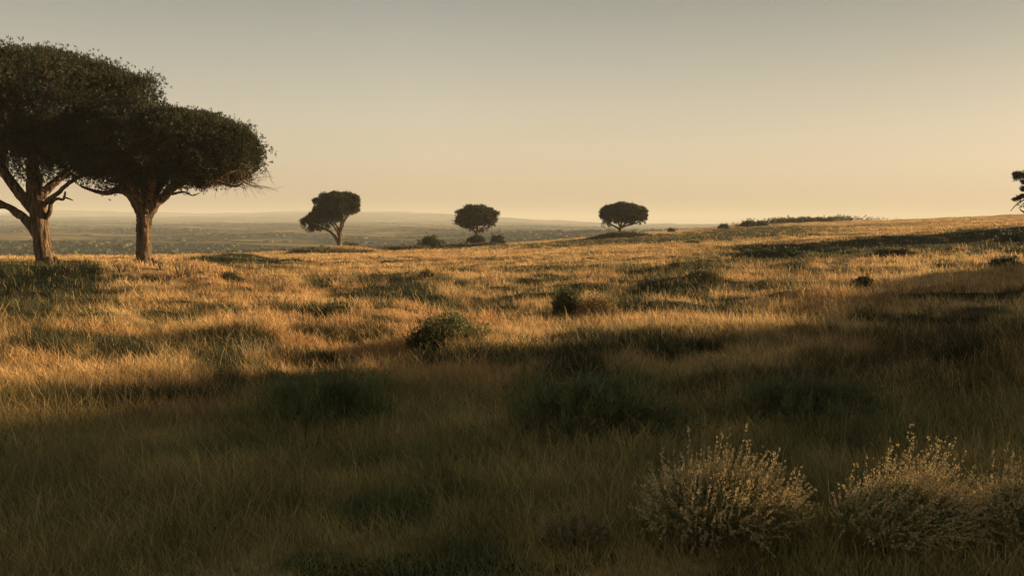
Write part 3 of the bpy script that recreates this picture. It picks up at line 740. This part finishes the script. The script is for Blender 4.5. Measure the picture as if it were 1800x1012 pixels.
def stone(label, px, py, w, h):
    c = on_ground(px, py); s = px_per_m(c); g = np.random.default_rng(int(px))
    th, ph = np.meshgrid(np.linspace(0, np.pi, 9), np.linspace(0, 2 * np.pi, 15)[:-1], indexing='ij')
    d = np.stack([np.sin(th) * np.cos(ph), np.sin(th) * np.sin(ph), np.cos(th)], -1)
    f = 1 + .16 * g.normal(size=th.shape); f[0] = f[0, 0]; f[-1] = f[-1, 0]
    v = d * f[..., None] * np.array([w / s / 2, w / s / 2 * .7, h / s])
    i = np.arange(8)[:, None] * 14; j = np.arange(14)[None]; k = (j + 1) % 14
    q = np.stack([i + j, i + 14 + j, i + 14 + k, i + k], -1).reshape(-1, 4)
    link("stone", make_mesh("stone", v.reshape(-1, 3), q), M_STONE, None, tuple(c), label=label, category="stone")
stone("pale stone in the meadow right of the smallest lone tree", 871, 440, 8, 4)
stone("pale stone in the meadow above the longer fallen log", 668, 454, 7, 4)

# ------------------------------------------------------------------ flowering sage in the foreground
def sage(label, px, py, w, h, n, sweep, droop=.3, leafn=20, pale=1.4, name="sagebrush"):
    c = on_ground(px, py); s = px_per_m(c); W, Hh = w / s / 2, h / s
    root = thing(name, label, "sagebrush", tuple(c)); T = Tubes(); LC, LD, SC, SD = [], [], [], []
    for k in range(n):
        a = rng.uniform(0, 2 * np.pi); q = rng.uniform() ** .6
        dx, dy = math.cos(a) * q, math.sin(a) * q
        hh = Hh * math.sqrt(max(.05, 1 - .75 * q * q)) * rng.uniform(.6, 1.2)
        b = np.array([dx * W * .25, dy * W * .22, -.03])
        tip = np.array([dx * W + sweep * rng.uniform(.2, 1) * W, dy * W * .85, hh])
        if rng.uniform() < .16: tip[2] *= 1.32; tip[:2] *= .9
        elif rng.uniform() < droop: tip[2] *= rng.uniform(.35, .8)
        mid = np.array([dx * W * .72, dy * W * .6, hh * .62])
        P = smooth_path([b, mid, tip], 10); P[1:] += rng.normal(size=(9, 3)) * .006
        T.add(P, np.linspace(.0042, .0018, 10), 3)
        m = leafn; t = rng.uniform(.42, 1, m) ** .8 * 9; i = np.clip(t.astype(int), 0, 8); f = (t - i)[:, None]
        pp = P[i] * (1 - f) + P[i + 1] * f; dd = P[i + 1] - P[i]; dd /= np.linalg.norm(dd, axis=1)[:, None] + 1e-9
        top = t > 5.6
        LC.append(pp[top] + rng.normal(size=(top.sum(), 3)) * .006); LD.append(dd[top])
        SC.append(pp[~top]); SD.append(dd[~top])
    link("stems", T.mesh("stems"), M_STEM, root)
    v, q, col = leaves(np.concatenate(LC), np.concatenate(LD), .016, .0029, 4, .42, leafcol(np.array([.27, .20, .085]) * pale, np.array([.60, .45, .23]) * pale))
    link("flower_spikes", make_mesh("flower_spikes", v, q, col=col), M_SAGE, root)
    C = np.concatenate(SC); 
    v, q, col = leaves(C + rng.normal(size=C.shape) * .015, np.concatenate(SD), .055, .0048, 5, .8, leafcol(np.array([.10, .112, .042]), np.array([.27, .25, .10])))
    link("foliage", make_mesh("foliage", v, q, col=col), M_LEAF, root)
    return root
sage("domed sagebrush with upright pale spikes, left of the two big ones at lower right", 1265, 952, 340, 145, 820, .10, .3)
sage("sagebrush with long stems sweeping down to the right, its spikes glowing straw", 1590, 972, 300, 150, 820, .35, .45)
sage("sagebrush cut by the right edge of the picture at the bottom", 1805, 975, 240, 150, 460, .2, .35)
sage("dim green sagebrush sprigs at the bottom, left of the domed one", 1010, 965, 150, 62, 220, 0, .2, 20, .7)
sage("thin dark sagebrush sprigs between the two big sagebrushes", 1400, 905, 110, 78, 130, 0, .1, 18, .6)

# ------------------------------------------------------------------ scrub on the valley floor
def valley_scrub():
    n = 9000; g = np.random.default_rng(12)
    r = np.exp(g.uniform(math.log(520), math.log(3200), n)); a = np.radians(g.uniform(-33, 14, n))
    x, y = r * np.sin(a), r * np.cos(a)
    keep = fbm(x / 420.0, y / 95.0, 71, 4, .5) + .12 * g.normal(size=n) < -.12
    x, y, r = x[keep], y[keep], r[keep]; n = len(x)
    z = H(x, y); rad = g.uniform(.9, 2.6, n) * (1 + r / 3500); per = 26
    C = np.repeat(np.stack([x, y, z], -1), per, 0); R_ = np.repeat(rad, per)
    d = g.normal(size=(n * per, 3)); d[:, 2] = np.abs(d[:, 2]); d /= np.linalg.norm(d, axis=1)[:, None]
    C = C + d * R_[:, None] * np.array([1.9, 1.6, .6]) * g.uniform(.6, 1, n * per)[:, None]
    s = np.cross(d, g.normal(size=d.shape)); s /= np.linalg.norm(s, axis=1)[:, None]; e = np.cross(d, s)
    L_ = R_[:, None] * .5
    v = np.stack([C - s * L_, C + e * L_, C + s * L_, C - e * L_], 1).reshape(-1, 3)
    col = lerp(np.array([.03, .038, .018]), np.array([.07, .07, .032]), g.uniform(size=len(v) // 4)); col = np.repeat(col, 4, 0)
    me = make_mesh("valley_scrub", v, np.arange(len(v)).reshape(-1, 4), col=col)
    link("valley_scrub", me, M_LEAF, kind="stuff", label="dark scrub dotted over the hazy valley floor", category="scrub")
valley_scrub()

# ------------------------------------------------------------------ haze
HAZE = True
if HAZE:
    x, y0, y1, zb, zt = 14300, -14300, 14300, -260.0, max(ZMAX, 20) + 4
    V = [(-x, y0, zb), (x, y0, zb), (x, y1, zb), (-x, y1, zb), (-x, y0, zt), (x, y0, zt), (x, y1, zt), (-x, y1, zt)]
    F = [(0, 3, 2, 1), (4, 5, 6, 7), (0, 1, 5, 4), (1, 2, 6, 5), (2, 3, 7, 6), (3, 0, 4, 7)]
    me = make_mesh("haze", V, F)
    m = bpy.data.materials.new("haze"); m.use_nodes = True
    n, l = m.node_tree.nodes, m.node_tree.links; n.clear()
    o = n.new("ShaderNodeOutputMaterial"); v = n.new("ShaderNodeVolumePrincipled")
    v.inputs['Color'].default_value = (.80, .78, .70, 1); v.inputs['Density'].default_value = 1.85e-4; v.inputs['Anisotropy'].default_value = 0.0
    l.new(v.outputs[0], o.inputs['Volume'])
    link("haze", me, m, kind="stuff", label="thin pale haze lying over the valley and the far hills", category="haze")
